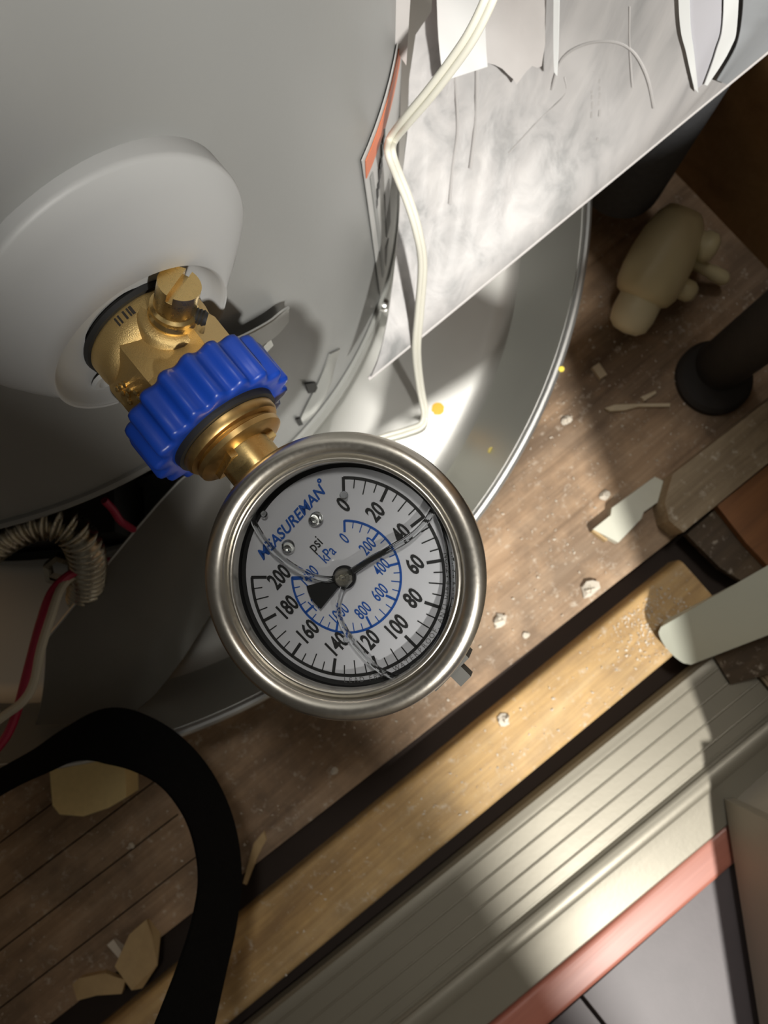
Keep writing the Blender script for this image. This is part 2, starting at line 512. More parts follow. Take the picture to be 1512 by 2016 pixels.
# ------------------------------------------------------------------ drain pan
pan = thing('drain_pan', 'round shiny aluminium drain pan under the water heater', 'drain pan', (CX, CY, 0.022))
Tp = Matrix.Translation((CX, CY, 0))
PZ = 0.024
part(pan, 'pan_bottom', MB().lathe([(0.0005, PZ), (0.15, PZ), (0.262, PZ), (0.268, PZ+0.0006), (0.273, PZ+0.003)], Tp, 160), M['pan'], angle=60)
part(pan, 'pan_wall', MB().lathe([(0.273, PZ+0.003), (0.2765, PZ+0.007), (0.287, PZ+0.028), (0.2965, PZ+0.048), (0.2975, PZ+0.048), (0.288, PZ+0.026), (0.276, PZ+0.001), (0.272, PZ-0.0015), (0.26, PZ-0.0018), (0.0005, PZ-0.0018)], Tp, 160), M['pan'], angle=50)
rp = [(0.2990+0.0022*math.cos(a), PZ+0.0495+0.0022*math.sin(a)) for a in [2*math.pi*k/10 for k in range(11)]]
part(pan, 'rolled_rim', MB().lathe(rp, Tp, 200), M['zinc'])
# spacers that keep the pan off the floor
blk = [at(97, 1500, 0.020), at(104, 1585, 0.020), at(118, 1603, 0.020), at(165, 1607, 0.020), at(215, 1590, 0.020), at(249, 1570, 0.020), at(247, 1490, 0.020), at(170, 1478, .020)]
single('foam_block', MB().prism([(p.x, p.y) for p in blk], 0.0, 0.0205), M['foamblock'], 'pale yellow block wedged under the pan rim near the black strap', 'block')

# ------------------------------------------------------------------ water heater
wh = thing('water_heater', 'large grey cylindrical water heater standing in the drain pan', 'water heater', (CX, CY, PZ+0.0005))
A0, A1, ZO = -62, -4, 0.150
ang = sorted(set([round(-180+2.5*i, 2) for i in range(145)] + [A0, A1]))
zs = [0.046, 0.07, 0.10, 0.125, ZO, 0.20, 0.3, 0.5, 0.8, 1.30]
mb = MB()
idx = {}
for i, a in enumerate(ang[:-1]):
    for j, z in enumerate(zs):
        idx[i, j] = len(mb.v); mb.v.append(cyl(a, z))
na = len(ang)-1
for i in range(na):
    i2 = (i+1) % na
    for j in range(len(zs)-1):
        if ang[i] >= A0 and ang[i+1] <= A1 and zs[j+1] <= ZO: continue
        mb.f.append((idx[i, j], idx[i2, j], idx[i2, j+1], idx[i, j+1]))
part(wh, 'jacket', mb, M['jacket'], angle=60)
part(wh, 'top_cover', MB().lathe([(0.0005, 1.32), (0.19, 1.315), (0.2, 1.30)], Tp, 96), M['jacket'], angle=60)
# folded lip around the burner opening
lip = [cyl(A0, 0.046, 0.2005)] + [cyl(A0, z, 0.2005) for z in (0.08, 0.12, ZO)] + [cyl(A0+(A1-A0)*k/24, ZO, 0.2005) for k in range(1, 25)] + [cyl(A1, z, 0.2005) for z in (0.12, 0.08, 0.046)]
part(wh, 'opening_lip', MB().tube(lip, 0.0022, 8), M['jacket'])
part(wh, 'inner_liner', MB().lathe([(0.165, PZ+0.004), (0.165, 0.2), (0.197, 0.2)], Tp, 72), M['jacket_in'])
part(wh, 'base_ring', MB().lathe([(0.05, PZ+0.001), (0.1955, PZ+0.001), (0.1995, PZ+0.002), (0.2010, PZ+0.004), (0.2012, 0.0445), (0.2022, 0.0455), (0.2022, 0.0480), (0.2004, 0.0488)], Tp, 160), M['base_metal'])

def patch(a_of, z_of, na_, nz_, r, thick):
    """curved patch on the jacket; a_of(u,v), z_of(u,v)"""
    g = [[cyl(a_of(i/na_, j/nz_), z_of(i/na_, j/nz_), r) for j in range(nz_+1)] for i in range(na_+1)]
    return MB().sheet(g, thick)
# warning label
def la(u, v): return 28.4 + (1-v)*4.9 + u*34
def lz(u, v): return 0.052 + v*0.145
lab = part(wh, 'warning_label', patch(la, lz, 18, 8, 0.2008, 0.0004), M['label'])
part(wh, 'orange_stripe', patch(lambda u, v: 29.0+u*30, lambda u, v: 0.1835+v*0.0105, 18, 2, 0.2013, 0.0003), M['orange'], parent=lab)
part(wh, 'label_border', patch(lambda u, v: 30.1+(1-v)*3.9+u*0.8, lambda u, v: 0.070+v*0.108, 2, 8, 0.2013, 0.0003), M['labelgrey'], parent=lab)
part(wh, 'label_panel', patch(lambda u, v: 35.0+(1-v)*1.0+u*2.2, lambda u, v: 0.098+v*0.042, 3, 5, 0.2013, 0.0003), M['greyink'], parent=lab)
part(wh, 'label_panel', patch(lambda u, v: 35.6+u*1.6*v, lambda u, v: 0.070+v*0.020, 3, 4, 0.2013, 0.0003), M['greyink'], parent=lab)
mk = MB()
rnd = random.Random(4)
for k in range(9):
    a = 31.6+k*0.35; z = 0.150+0.0036*k+rnd.uniform(-0.002, 0.002)
    mk.sheet([[cyl(a+u*0.55, z+v*rnd.uniform(0.004, 0.009), 0.2014) for v in (0, 1)] for u in (0, 1)], 0.0003)
part(wh, 'label_lettering', mk, M['ink'], parent=lab)
# spring clip beside the valve
clip = MB()
g = []
cp = [cyl(2.0, 0.2165, 0.2035), cyl(6.0, 0.2065, 0.2050), cyl(9.5, 0.1985, 0.2055), cyl(11.4, 0.1945, 0.2050), cyl(12.5, 0.1895, 0.2040)]
cq = [cyl(1.6, 0.1935, 0.2020), cyl(5.6, 0.1860, 0.2025), cyl(8.6, 0.1805, 0.2025), cyl(10.6, 0.1765, 0.2024), cyl(12.3, 0.1768, 0.2024)]
for p, q in zip(smoothpath(cp, 4), smoothpath(cq, 4)):
    g.append([p.lerp(q, k/4) for k in range(5)])
part(wh, 'spring_clip', clip.sheet(g, 0.0009), M['base_metal'])
part(wh, 'clip_edge', MB().tube(smoothpath(cp, 4), 0.0006, 6), M['zinc'])
part(wh, 'clip_notch', MB().sheet([[cyl(a, z, 0.2013) for z in (0.1700, 0.1765)] for a in (8.7, 9.8)], 0.0012), M['zinc'])
# punched louver low on the jacket
lv = MB()
g = []
for i in range(9):
    t = i/8
    a = 9.4 + 8.2*t; z = 0.0660 + 0.0340*t
    row = []
    for j in range(7):
        s = j/6
        row.append(cyl(a + 2.3*s - (1.2*math.sin(t*math.pi*2))*0.35, z - 0.0115*s, 0.2006+0.0042*math.sin(math.pi*s)*math.sin(math.pi*min(1, t*1.1+0.05))))
    g.append(row)
part(wh, 'louver', lv.sheet(g, 0.0008), M['base_metal'])
part(wh, 'louver_slot', MB().sheet([[cyl(12.2+1.7*u, 0.104-0.012*u-0.014*v, 0.2012) for v in (0, 1)] for u in (0, 0.5, 1)], 0.0006), M['jacket_in'])
part(wh, 'louver_slot', MB().sheet([[cyl(9.0+0.7*u, 0.0755-0.004*u-0.012*v, 0.2012) for v in (0, 1)] for u in (0, 0.5, 1)], 0.0006), M['jacket_in'])
# jacket seam and its screw at the right
seam = [cyl(34.3, z, 0.2012) for z in (0.050, 0.10, 0.16, 0.24, 0.4, 0.7, 1.0, 1.28)]
sc_dir = (cyl(36, 0.03, 1.2)-cyl(36, 0.03, 0.2)).normalized()
Ms = Matrix.Translation(cyl(33.6, 0.040, 0.2012)) @ sc_dir.to_track_quat('Z', 'Y').to_matrix().to_4x4()
part(wh, 'screw', MB().lathe([(0.0038, 0), (0.0038, 0.0022), (0.0030, 0.0034), (0.0006, 0.0038)], Ms, 20, cap1=True), M['screw'])

# burner parts behind the opening
bt = thing('burner_box', 'dark burner box inside the open heater base', 'burner', (CX-0.07, CY-0.175, PZ+0.004))
bt_mb = MB()
Mb = Matrix.Translation((CX-0.105, CY-0.150, 0)) @ Matrix.Rotation(math.radians(-35), 4, 'Z')
bt_mb.box(-0.05, 0.05, -0.010, 0.02, PZ+0.004, 0.075, Mb)
part(bt, 'housing', bt_mb, M['iron'])

# ------------------------------------------------------------------ escutcheon and drain valve
esc = thing('valve_escutcheon', 'pale grey domed plastic plate behind the brass drain valve', 'cover plate', (0.0027, 0.100, 0.233))
def axisY(x, z, y=0.0):
    """local +Z points along world -Y (out of the tank)"""
    return Matrix.Translation((x, y, z)) @ Matrix.Rotation(math.radians(90), 4, 'X')
DCX, DCZ, DR = 0.0027, 0.2695, 0.0366         # plate
UCX, UCZ, UR = -0.0006, 0.2485, 0.0252        # cup around the valve
plate = MB(); NP = 120
def out_r(phi):
    dx, dz = UCX-DCX, UCZ-DCZ
    b = dx*math.cos(phi)+dz*math.sin(phi)
    q = b*b-(dx*dx+dz*dz-DR*DR)
    return max(-b+math.sqrt(max(0, q)), UR+0.0012)
rows_ = []
for (kind, off, y) in (('o', 0, 0.1080), ('o', 0, 0.1022), ('o', -0.0003, 0.1014), ('o', -0.0010, 0.1008), ('m', 0.75, 0.0994), ('m', 0.5, 0.0981), ('m', 0.25, 0.0973), ('i', 0.0008, 0.0970), ('i', 0.0003, 0.0974), ('i', -0.0003, 0.0982), ('i', -0.0012, 0.1005), ('i', -0.0030, 0.1026), ('i', -0.0060, 0.1036), ('i', -0.0120, 0.1038)):
    row = []
    for k in range(NP):
        phi = 2*math.pi*k/NP
        ro = out_r(phi)
        r = ro+off if kind == 'o' else (UR+off if kind == 'i' else UR+(ro-UR)*off)
        row.append(Vector((UCX+r*math.cos(phi), y, UCZ+r*math.sin(phi))))
    rows_.append(row)
plate.add([p for r in rows_ for p in r], [(i*NP+k, i*NP+(k+1) % NP, (i+1)*NP+(k+1) % NP, (i+1)*NP+k) for i in range(len(rows_)-1) for k in range(NP)])
part(esc, 'plate', plate, M['plate'], angle=70)
part(esc, 'moulded_dimple', MB().lathe([(0.0042, 0.0084), (0.0036, 0.0094), (0.0024, 0.0094), (0.0016, 0.0086), (0.0002, 0.0083)], axisY(-0.0160, 0.2350, 0.1105), 28), M['plate'])

GX, GYG, GZ = -0.0006, 0.0166, 0.255
GY = 0.0152          # centre of the gauge's front ring
AX, AZ = 0.0010, 0.2434                  # axis of valve and stem
def axT(t):                               # local +Z runs along +Y (towards the tank) from the gauge axis
    return Matrix.Translation((AX, GY+t, AZ)) @ Matrix.Rotation(math.radians(-90), 4, 'X')
valve = thing('drain_valve', 'gold brass drain valve body with slotted knob on the grey tank', 'valve', (AX, GY+0.0865, AZ-0.0165))
A_ = axT(0)
part(valve, 'threaded_root', MB().lathe([(0.0150, 0.0865), (0.0173, 0.0868), (0.0176, 0.0880), (0.0172, 0.0888)], A_, 48), M['black'])
part(valve, 'shoulder', MB().lathe([(0.0130, 0.0768), (0.0152, 0.0780), (0.0163, 0.0798), (0.0167, 0.0818), (0.0167, 0.0862), (0.0160, 0.0872)], A_, 64, cap1=True), M['brass_cast'], angle=50)
hexv = MB()
Rh = 0.0170
pts6 = [(Rh*math.sin(math.radians(30+60*k+4)), Rh*math.cos(math.radians(30+60*k+4))) for k in range(6)]
vs = []
for (tt, sc) in ((0.056, 0.98), (0.0785, 1.0), (0.0800, 0.97)):
    for (x, z) in pts6: vs.append(Vector((AX+x*sc, GY+tt, AZ+z*sc)))
fs = [tuple(range(6)), tuple(reversed(range(12, 18)))]
for i in range(2):
    for k in range(6):
        fs.append((i*6+k, i*6+(k+1) % 6, (i+1)*6+(k+1) % 6, (i+1)*6+k))
hexv.add(vs, fs)
part(valve, 'hex_body', hexv, M['brass_cast'])
# raised foundry marks on the side flat
marks = MB()
nrm = Vector((math.sin(math.radians(-56)), 0, math.cos(math.radians(-56))))
tan_ = Vector((nrm.z, 0, -nrm.x))
c0 = Vector((AX, 0, AZ)) + nrm*(Rh*math.cos(math.radians(30)))
for (s, tt) in ((-0.0050, 0.0765), (-0.0032, 0.0758), (-0.0038, 0.0742), (-0.0006, 0.0745), (-0.0024, 0.0725), (-0.0006, 0.0727), (-0.0040, 0.0712), (0.0012, 0.0702), (0.0006, 0.0688), (-0.0036, 0.0685)):
    p = c0 + tan_*s + Vector((0, GY+tt, 0))
    Mm = Matrix.Translation(p) @ nrm.to_track_quat('Z', 'Y').to_matrix().to_4x4()
    marks.lathe([(0.0009, -0.0002), (0.0008, 0.0004), (0.0004, 0.0007), (0.0001, 0.00075)], Mm, 10, cap1=True)
part(valve, 'raised_marks', marks, M['brass'])
# stamped letters at the root, too small to read beyond their strokes
stamp = MB()
for k, (a, w) in enumerate(((-14, 0.0005), (-10.5, 0.0005), (-5, 0.0006), (-1, 0.0005), (2, 0.0008))):
    aa = math.radians(a)
    q = Vector((AX+0.0166*math.sin(aa), 0, AZ+0.0166*math.cos(aa)))
    Mq = Matrix.Translation((q.x, GY+0.0845, q.z)) @ Matrix.Rotation(aa, 4, 'Y')
    stamp.box(-w/2, w/2, -0.0012, 0.0012, -0.0003, 0.0002, Mq)
part(valve, 'stamped_marks', stamp, M['iron'])
# operating knob, pointing up and to the side
kd = Vector((0.0128, 0, 0.0236)).normalized()
kq = kd.to_track_quat('Z', 'Y').to_matrix().to_4x4()
KO = Vector((AX-0.0004, GY+0.0780, AZ))
Mk = Matrix.Translation(KO) @ kq
part(valve, 'boss', MB().lathe([(0.0086, 0.004), (0.0084, 0.0152), (0.0078, 0.0160), (0.0060, 0.0162)], Mk, 48), M['brass_cast'], angle=50)
kn = part(valve, 'knob_collar', MB().lathe([(0.0060, 0.0150), (0.0060, 0.0172), (0.0056, 0.0178), (0.0056, 0.0186), (0.0060, 0.0190), (0.0060, 0.0200), (0.0052, 0.0206)], Mk, 48), M['brass'], angle=40)
km = MB()
nseg = 48
# slotted cylinder: two half discs with a gap
for sgn in (-1, 1):
    poly = []
    half = 0.0008
    for i in range(25):
        a = math.pi*i/24
        x = 0.0052*math.cos(a); y = 0.0052*math.sin(a)
        if y < half: y = half; x = math.copysign(math.sqrt(0.0052**2-half**2), x)
        poly.append((x, sgn*y))
    if sgn < 0: poly.reverse()
    km.prism(poly, 0.0262, 0.0285, Mk @ Matrix.Rotation(math.radians(118), 4, 'Z'))
part(valve, 'slotted_end', km, M['brass'], angle=30)
part(valve, 'knob_stem', MB().lathe([(0.0052, 0.0204), (0.0052, 0.0263), (0.0050, 0.0264)], Mk, 48, cap1=True), M['brass'], angle=40)
sd = (Vector((0.55, -0.75, -0.35))).normalized()
sd = (sd - kd*sd.dot(kd)).normalized()
Mset = Matrix.Translation(KO + kd*0.0195 + sd*0.0040) @ sd.to_track_quat('Z', 'Y').to_matrix().to_4x4()
sp = [(0.0019, 0.0)]
for i in range(4):
    sp += [(0.0021, 0.0006+0.0009*i), (0.0018, 0.0010+0.0009*i)]
part(valve, 'set_screw', MB().lathe(sp + [(0.0016, 0.0042), (0.0007, 0.0042), (0.0006, 0.0034)], Mset, 18, cap1=True), M['black'])

# ------------------------------------------------------------------ pressure gauge
pg = thing('pressure_gauge', 'round stainless steel pressure gauge with white dial and blue coupling', 'gauge', (GX, GYG, 0.225))
TILT = math.radians(-14.5)
ez = Vector((math.sin(TILT), 0, math.cos(TILT))); ey = Vector((0, 1, 0)); ex = ey.cross(ez)
Mg = Matrix(((ex.x, ey.x, ez.x, GX), (ex.y, ey.y, ez.y, GYG), (ex.z, ey.z, ez.z, GZ), (0, 0, 0, 1)))
Mg = Mg @ Matrix.Rotation(math.radians(6), 4, 'Z')
part(pg, 'case', MB().lathe([(0.0003, -0.0300), (0.0300, -0.0300), (0.0325, -0.0290), (0.0336, -0.0270), (0.0337, -0.0080), (0.0330, -0.0072)], Mg, 120), M['steel'], angle=40)
bz = []
def arc(cx, cz, r, a0, a1, nn):
    return [(cx+r*math.cos(math.radians(a0+(a1-a0)*i/nn)), cz+r*math.sin(math.radians(a0+(a1-a0)*i/nn))) for i in range(nn+1)]
bz += [(0.0338, -0.0090), (0.0345, -0.0086)]
bz += arc(0.0325, -0.0030, 0.0028, -20, 150, 14)
bz += [(0.0299, -0.0024), (0.0296, -0.0030)]
bz += arc(0.0287, -0.0032, 0.0007, 60, 170, 6)
bz += [(0.0279, -0.0036), (0.0278, -0.0060)]
part(pg, 'bezel', MB().lathe(bz, Mg, 160), M['steel'], angle=40)
part(pg, 'gasket', MB().lathe([(0.0282, -0.0045), (0.0282, -0.0094), (0.0262, -0.0097)], Mg, 120), M['gasket'])
DZ = -0.0090                              # dial plane
part(pg, 'dial', MB().lathe([(0.0003, DZ), (0.0269, DZ), (0.0269, DZ-0.0006), (0.0003, DZ-0.0006)], Mg, 120), M['dial'])
part(pg, 'window', MB().lathe([(0.0002, -0.0040), (0.0279, -0.0040)], Mg, 96), M['lens'])
Mg0 = Mg.copy()
Mg = Mg @ Matrix.Translation((-0.0007, -0.0002, 0))
def dp(r, deg, h=0.0):                    # angle clockwise from dial up
    a = math.radians(deg)
    return Mg @ Vector((r*math.sin(a), r*math.cos(a), DZ+h))
def arcband(mb, r0, r1, a0, a1, h, n=90):
    g0 = [dp(r0, a0+(a1-a0)*i/n, h) for i in range(n+1)]; g1 = [dp(r1, a0+(a1-a0)*i/n, h) for i in range(n+1)]
    return mb.add(g0+g1, [(i, i+1, n+2+i, n+1+i) for i in range(n)])
def tick(mb, r0, r1, deg, w, h):
    a = math.radians(deg)
    d = Vector((math.sin(a), math.cos(a), 0)); s = Vector((d.y, -d.x, 0))*(w/2)
    z = Vector((0, 0, DZ+h))
    return mb.add([Mg @ (d*r0-s+z), Mg @ (d*r0+s+z), Mg @ (d*r1+s+z), Mg @ (d*r1-s+z)], [(0, 1, 2, 3)])
H1 = 0.00012
RA = 0.0245
ps = MB(); arcband(ps, RA, RA+0.0008, 45, 315, H1)
for k in range(41):
    a = 45 + 270*k/40
    if k % 4 == 0: tick(ps, RA-0.0036, RA+0.0006, a, 0.0008, H1)
    elif k % 2 == 0: tick(ps, RA-0.0034, RA+0.0006, a, 0.0003, H1)
    else: tick(ps, RA-0.0022, RA+0.0006, a, 0.0003, H1)
part(pg, 'psi_scale', ps, M['ink'], smooth=False)
RB = 0.0138
kp = MB(); arcband(kp, RB, RB+0.0006, 45, 315, H1, 70)
for k in range(29):
    a = 45 + 270*(50*k)/1410.0
    if k % 4 == 0: tick(kp, RB-0.0026, RB+0.0004, a, 0.0006, H1)
    else: tick(kp, RB-(0.0021 if k % 2 == 0 else 0.0015), RB+0.0004, a, 0.00025, H1)
tick(kp, RB-0.0022, RB+0.0004, 315, 0.0004, H1)
part(pg, 'kpa_scale', kp, M['dialblue'], smooth=False)

def text_mesh(body, size, sx=1.0, bold=0.0, shear=0.0):
    cu = bpy.data.curves.new('txt', 'FONT')
    cu.body = body; cu.size = size; cu.align_x = 'CENTER'; cu.align_y = 'CENTER'
    cu.shear = shear; cu.offset = bold; cu.resolution_u = 3; cu.fill_mode = 'FRONT'
    ob = bpy.data.objects.new('txt', cu)
    COL.objects.link(ob)
    bpy.context.view_layer.update()
    dg = bpy.context.evaluated_depsgraph_get()
    me = bpy.data.meshes.new_from_object(ob.evaluated_get(dg))
    v = [p.co.copy() for p in me.vertices]; f = [tuple(p.vertices) for p in me.polygons]
    bpy.data.objects.remove(ob); bpy.data.curves.remove(cu); bpy.data.meshes.remove(me)
    return [Vector((p.x*sx, p.y, 0)) for p in v], f
def put_text(name, body, cx, cy, size, mat, sx=1.0, bold=0.0, shear=0.0, rotz=0.0, h=H1*1.5):
    v, f = text_mesh(body, size, sx, bold, shear)
    Rz = Matrix.Rotation(rotz, 4, 'Z')
    mb = MB().add([Mg @ (Rz @ p + Vector((cx, cy, DZ+h))) for p in v], f)
    return part(pg, name, mb, mat, smooth=False)
for k in range(11):
    a = math.radians(45+27*k)
    r = 0.0180 if k < 6 else 0.0174
    put_text('dial_number', str(20*k), r*math.sin(a), r*math.cos(a), 0.0059, M['ink'], 0.66, 0.00017)
for v_ in range(0, 1401, 200):
    a = math.radians(45 + 270*v_/1410.0)
    r = 0.0096
    if v_ == 1400: a = math.radians(316)
    put_text('dial_number', str(v_), r*math.sin(a), r*math.cos(a), 0.0045, M['dialblue'], 0.60, 0.00005)
put_text('unit_text', 'psi', 0.0004, 0.0113, 0.0043, M['ink'], 0.75, 0.00003)
put_text('unit_text', 'kPa', 0.0008, 0.0072, 0.0043, M['dialblue'], 0.70, 0.00003)
put_text('brand_text', 'MEASUREMAN', -0.0003, 0.0196, 0.0040, M['dialblue'], 0.94, 0.00009, 0.25)
put_text('brand_text', '°', 0.0128, 0.0206, 0.0036, M['dialblue'], 1.0, 0.00012)
# arc lettering around the lower edge
msg = 'LEAD FREE, WATERPROOF, ANTI VIBRATION'
arcm = MB()
adv = {' ': 0.55, 'I': 0.42, ',': 0.4, 'W': 1.25, 'O': 1.08, 'L': 0.85, 'E': 0.9, 'F': 0.85}
tot = sum(adv.get(ch, 1.0) for ch in msg)
pos = 0
for ch in msg:
    wch = adv.get(ch, 1.0)
    a = 228 - (228-122)*(pos+wch/2)/tot
    pos += wch
    if ch == ' ': continue
    v, f = text_mesh(ch, 0.0019, 0.92, 0.0)
    ar = math.radians(a)
    Rz = Matrix.Rotation(math.pi-ar, 4, 'Z')
    off = Vector((0.0261*math.sin(ar), 0.0261*math.cos(ar), DZ+H1))
    arcm.add([Mg @ (Rz @ p + off) for p in v], f)
part(pg, 'arc_lettering', arcm, M['greyink'], smooth=False)
# dial screws
for sx_ in (-0.0052, 0.0046):
    Mz = Mg @ Matrix.Translation((sx_, 0.0156, DZ))
    part(pg, 'dial_screw', MB().lathe([(0.0016, 0), (0.0016, 0.0005), (0.0013, 0.0011), (0.0008, 0.0013), (0.0007, 0.0007), (0.0001, 0.0006)], Mz, 24), M['screw'])
# pointer
pa = 103.0
Mp = Mg @ Matrix.Translation((0, 0, DZ+0.0016)) @ Matrix.Rotation(math.radians(-pa), 4, 'Z')
pt = MB().prism([(-0.0009, 0.001), (0.0009, 0.001), (0.00022, 0.0215), (-0.00022, 0.0215)], 0, 0.0004, Mp)
tail = [(0.0012, 0.0), (-0.0012, 0.0), (-0.0014, -0.0030)]
for i in range(9):
    x = -0.0034+0.0068*i/8
    tail.append((x, -0.0094-0.0009*math.cos((x/0.0034)*math.pi/2)*0.8))
tail.append((0.0014, -0.0030))
pt.prism(tail, 0, 0.0004, Mp)
pp = part(pg, 'pointer', pt, M['gasket'])
part(pg, 'pointer_hub', MB().lathe([(0.0030, 0.0), (0.0030, 0.0008), (0.0026, 0.0012)], Mg @ Matrix.Translation((0, 0, DZ+0.0010)), 32, cap1=True), M['gasket'], parent=pp)
part(pg, 'pointer_hub', MB().lathe([(0.0023, 0.0), (0.0023, 0.0020), (0.0019, 0.0024), (0.0008, 0.0024), (0.0006, 0.0021), (0.0001, 0.0021)], Mg @ Matrix.Translation((0, 0, DZ+0.0010)), 32), M['pointer_hub'], parent=pp)
# liquid fill: edge of the air bubble and droplets behind the window
def dpx(x, y, h):
    """photograph position -> dial frame at height h above the front plane"""
    d = ray(x, y); o = Vector((0, 0, H)); c = Mg @ Vector((0, 0, h))
    t = (c-o).dot(ez)/d.dot(ez)
    return o + d*t
c1 = [dpx(x, y, -0.0062) for x, y in ((497, 1000), (503, 1035), (540, 1085), (590, 1123), (640, 1140), (680, 1131), (735, 1098), (800, 1063), (842, 1022), (856, 985), (840, 958))]
part(pg, 'liquid_edge', MB().tube(smoothpath(c1, 8), 0.00080, 10, up=ez), M['glycerin'])
c2 = [dpx(x, y, -0.0062) for x, y in ((690, 1140), (672, 1165), (667, 1205), (684, 1247), (715, 1288), (752, 1322), (788, 1333), (815, 1322))]
part(pg, 'liquid_edge', MB().tube(smoothpath(c2, 8), 0.00075, 10, up=ez), M['glycerin'])
c3 = [dpx(x, y, -0.0055) for x, y in ((858, 1000), (878, 1050), (888, 1110), (888, 1180), (872, 1240), (842, 1290), (812, 1318))]
part(pg, 'liquid_edge', MB().tube(smoothpath(c3, 8), 0.00085, 10, up=ez), M['glycerin'])
for (x, y, r) in ((677, 975, 0.0011), (683, 1258, 0.0010), (520, 1012, 0.0009), (567, 1075, 0.0017), (623, 1020, 0.0017), (852, 1004, 0.0008)):
    c = dpx(x, y, DZ+0.0018)
    Mc = Matrix.Translation(c)
    prs = [(max(0.00005, r*math.sin(math.pi*i/10)), -r*0.7*math.cos(math.pi*i/10)) for i in range(11)]
    part(pg, 'droplet', MB().lathe(prs, Mc, 20), M['glycerin'])
# fill plug on the far side of the case
Mg = Mg0
plug = MB()
plug.box(-0.0060, 0.0060, -0.0362, -0.0330, -0.0235, -0.0120, Mg)
plug.box(-0.0013, 0.0024, -0.0400, -0.0360, -0.0205, -0.0150, Mg)
part(pg, 'fill_plug', plug, M['plugrubber'], 'grey rubber fill plug')
# stem, collar, swivel coupling
part(pg, 'stem', MB().lathe([(0.0074, 0.0335), (0.0076, 0.0345), (0.0076, 0.0440), (0.0082, 0.0452)], A_, 64), M['brass'], angle=40)
part(pg, 'wrench_flat', MB().box(-0.0078, 0.0078, -0.0052, 0.0052, 0.0418, 0.0440, A_ @ Matrix.Rotation(math.radians(35), 4, 'Z')), M['brass'])
part(pg, 'collar', MB().lathe([(0.0070, 0.0436), (0.0112, 0.0438), (0.0126, 0.0444), (0.0128, 0.0458), (0.0120, 0.0463), (0.0119, 0.0470), (0.0136, 0.0474), (0.0141, 0.0482), (0.0141, 0.0500), (0.0134, 0.0505)], A_, 72), M['brass_dark'], angle=35)
part(pg, 'washer', MB().lathe([(0.0120, 0.0500), (0.0152, 0.0502), (0.0155, 0.0520), (0.0150, 0.0530)], A_, 72), M['black'])
def lobes(r, a):
    if r < 0.0185: return r
    c = math.cos(18*a)
    return r + 0.0011*(math.copysign(abs(c)**0.8, c)) - 0.0003
ringp = [(0.0142, 0.0530), (0.0160, 0.0516), (0.0190, 0.0515), (0.0203, 0.0518), (0.0208, 0.0526), (0.0208, 0.0580), (0.0208, 0.0638), (0.0205, 0.0650), (0.0196, 0.0657), (0.0150, 0.0657), (0.0148, 0.0600)]
part(pg, 'swivel_coupling', MB().lathe(ringp, A_, 216, radial=lobes), M['blue'], 'blue ribbed plastic hose coupling', angle=50)

# ------------------------------------------------------------------ leaning access panel, gas line, wires
panA, panB = at(352, 948, 0.094), at(92, 1258, 0.074)
panE = at(455, 905, 0.097)
panC, panD, panF = at(70, 1425, 0.045), at(272, 1395, 0.045), at(425, 1192, 0.0285)
top = smoothpath([panB, panA, panE], 6); bot = smoothpath([panC, panD, panF], 6)
gp = []
for p, q in zip(top, bot):
    row = []
    for k in range(9):
        t = k/8
        r_ = p.lerp(q, t)
        r_ = r_ + Vector((0.0, -0.004, 0.003))*math.sin(math.pi*t)
        row.append(r_)
    gp.append(row)
ap = thing('access_panel', 'dull grey sheet metal access panel leaning in the pan under the gauge', 'metal panel', (panD.x, panD.y, 0.0262))
part(ap, 'sheet', MB().sheet(gp, 0.0011), M['panel'])
part(ap, 'hemmed_edge', MB().tube(top, 0.0008, 8), M['zinc'])

def flexpath(): 
    return [at(-90, 1130, 0.10), at(-30, 1082, 0.112), at(20, 1047, 0.118), at(75, 1027, 0.120), at(122, 1032, 0.118), at(156, 1058, 0.112), at(171, 1098, 0.100), at(172, 1140, 0.085), at(165, 1180, 0.066)]
fp = smoothpath(flexpath(), 14)
lens = [0]
for i in range(1, len(fp)): lens.append(lens[-1] + (fp[i]-fp[i-1]).length)
fine = []
tot = lens[-1]; nst = 330; j = 0
for i in range(nst):
    s = tot*i/(nst-1)
    while j < len(lens)-2 and lens[j+1] < s: j += 1
    u = (s-lens[j])/max(1e-9, lens[j+1]-lens[j])
    fine.append(fp[j].lerp(fp[j+1], min(1, u)))
rads = [0.0074 + 0.0011*math.sin(2*math.pi*(tot*i/(nst-1))/0.0040) for i in range(nst)]
gl = thing('gas_flex_line', 'corrugated steel gas tube bending into the open heater base', 'tube', (fine[150].x, fine[150].y, 0.03))
part(gl, 'corrugated_tube', MB().tube(fine, rads, 24), M['flex'], angle=80)
np_ = at(122, 1115, 0.088)
part(gl, 'flare_nut', MB().lathe([(0.0045, 0), (0.0072, 0.001), (0.0072, 0.010), (0.0050, 0.011)], Matrix.Translation(np_) @ Matrix.Rotation(math.radians(25), 4, 'X'), 6), M['flex'], smooth=False)

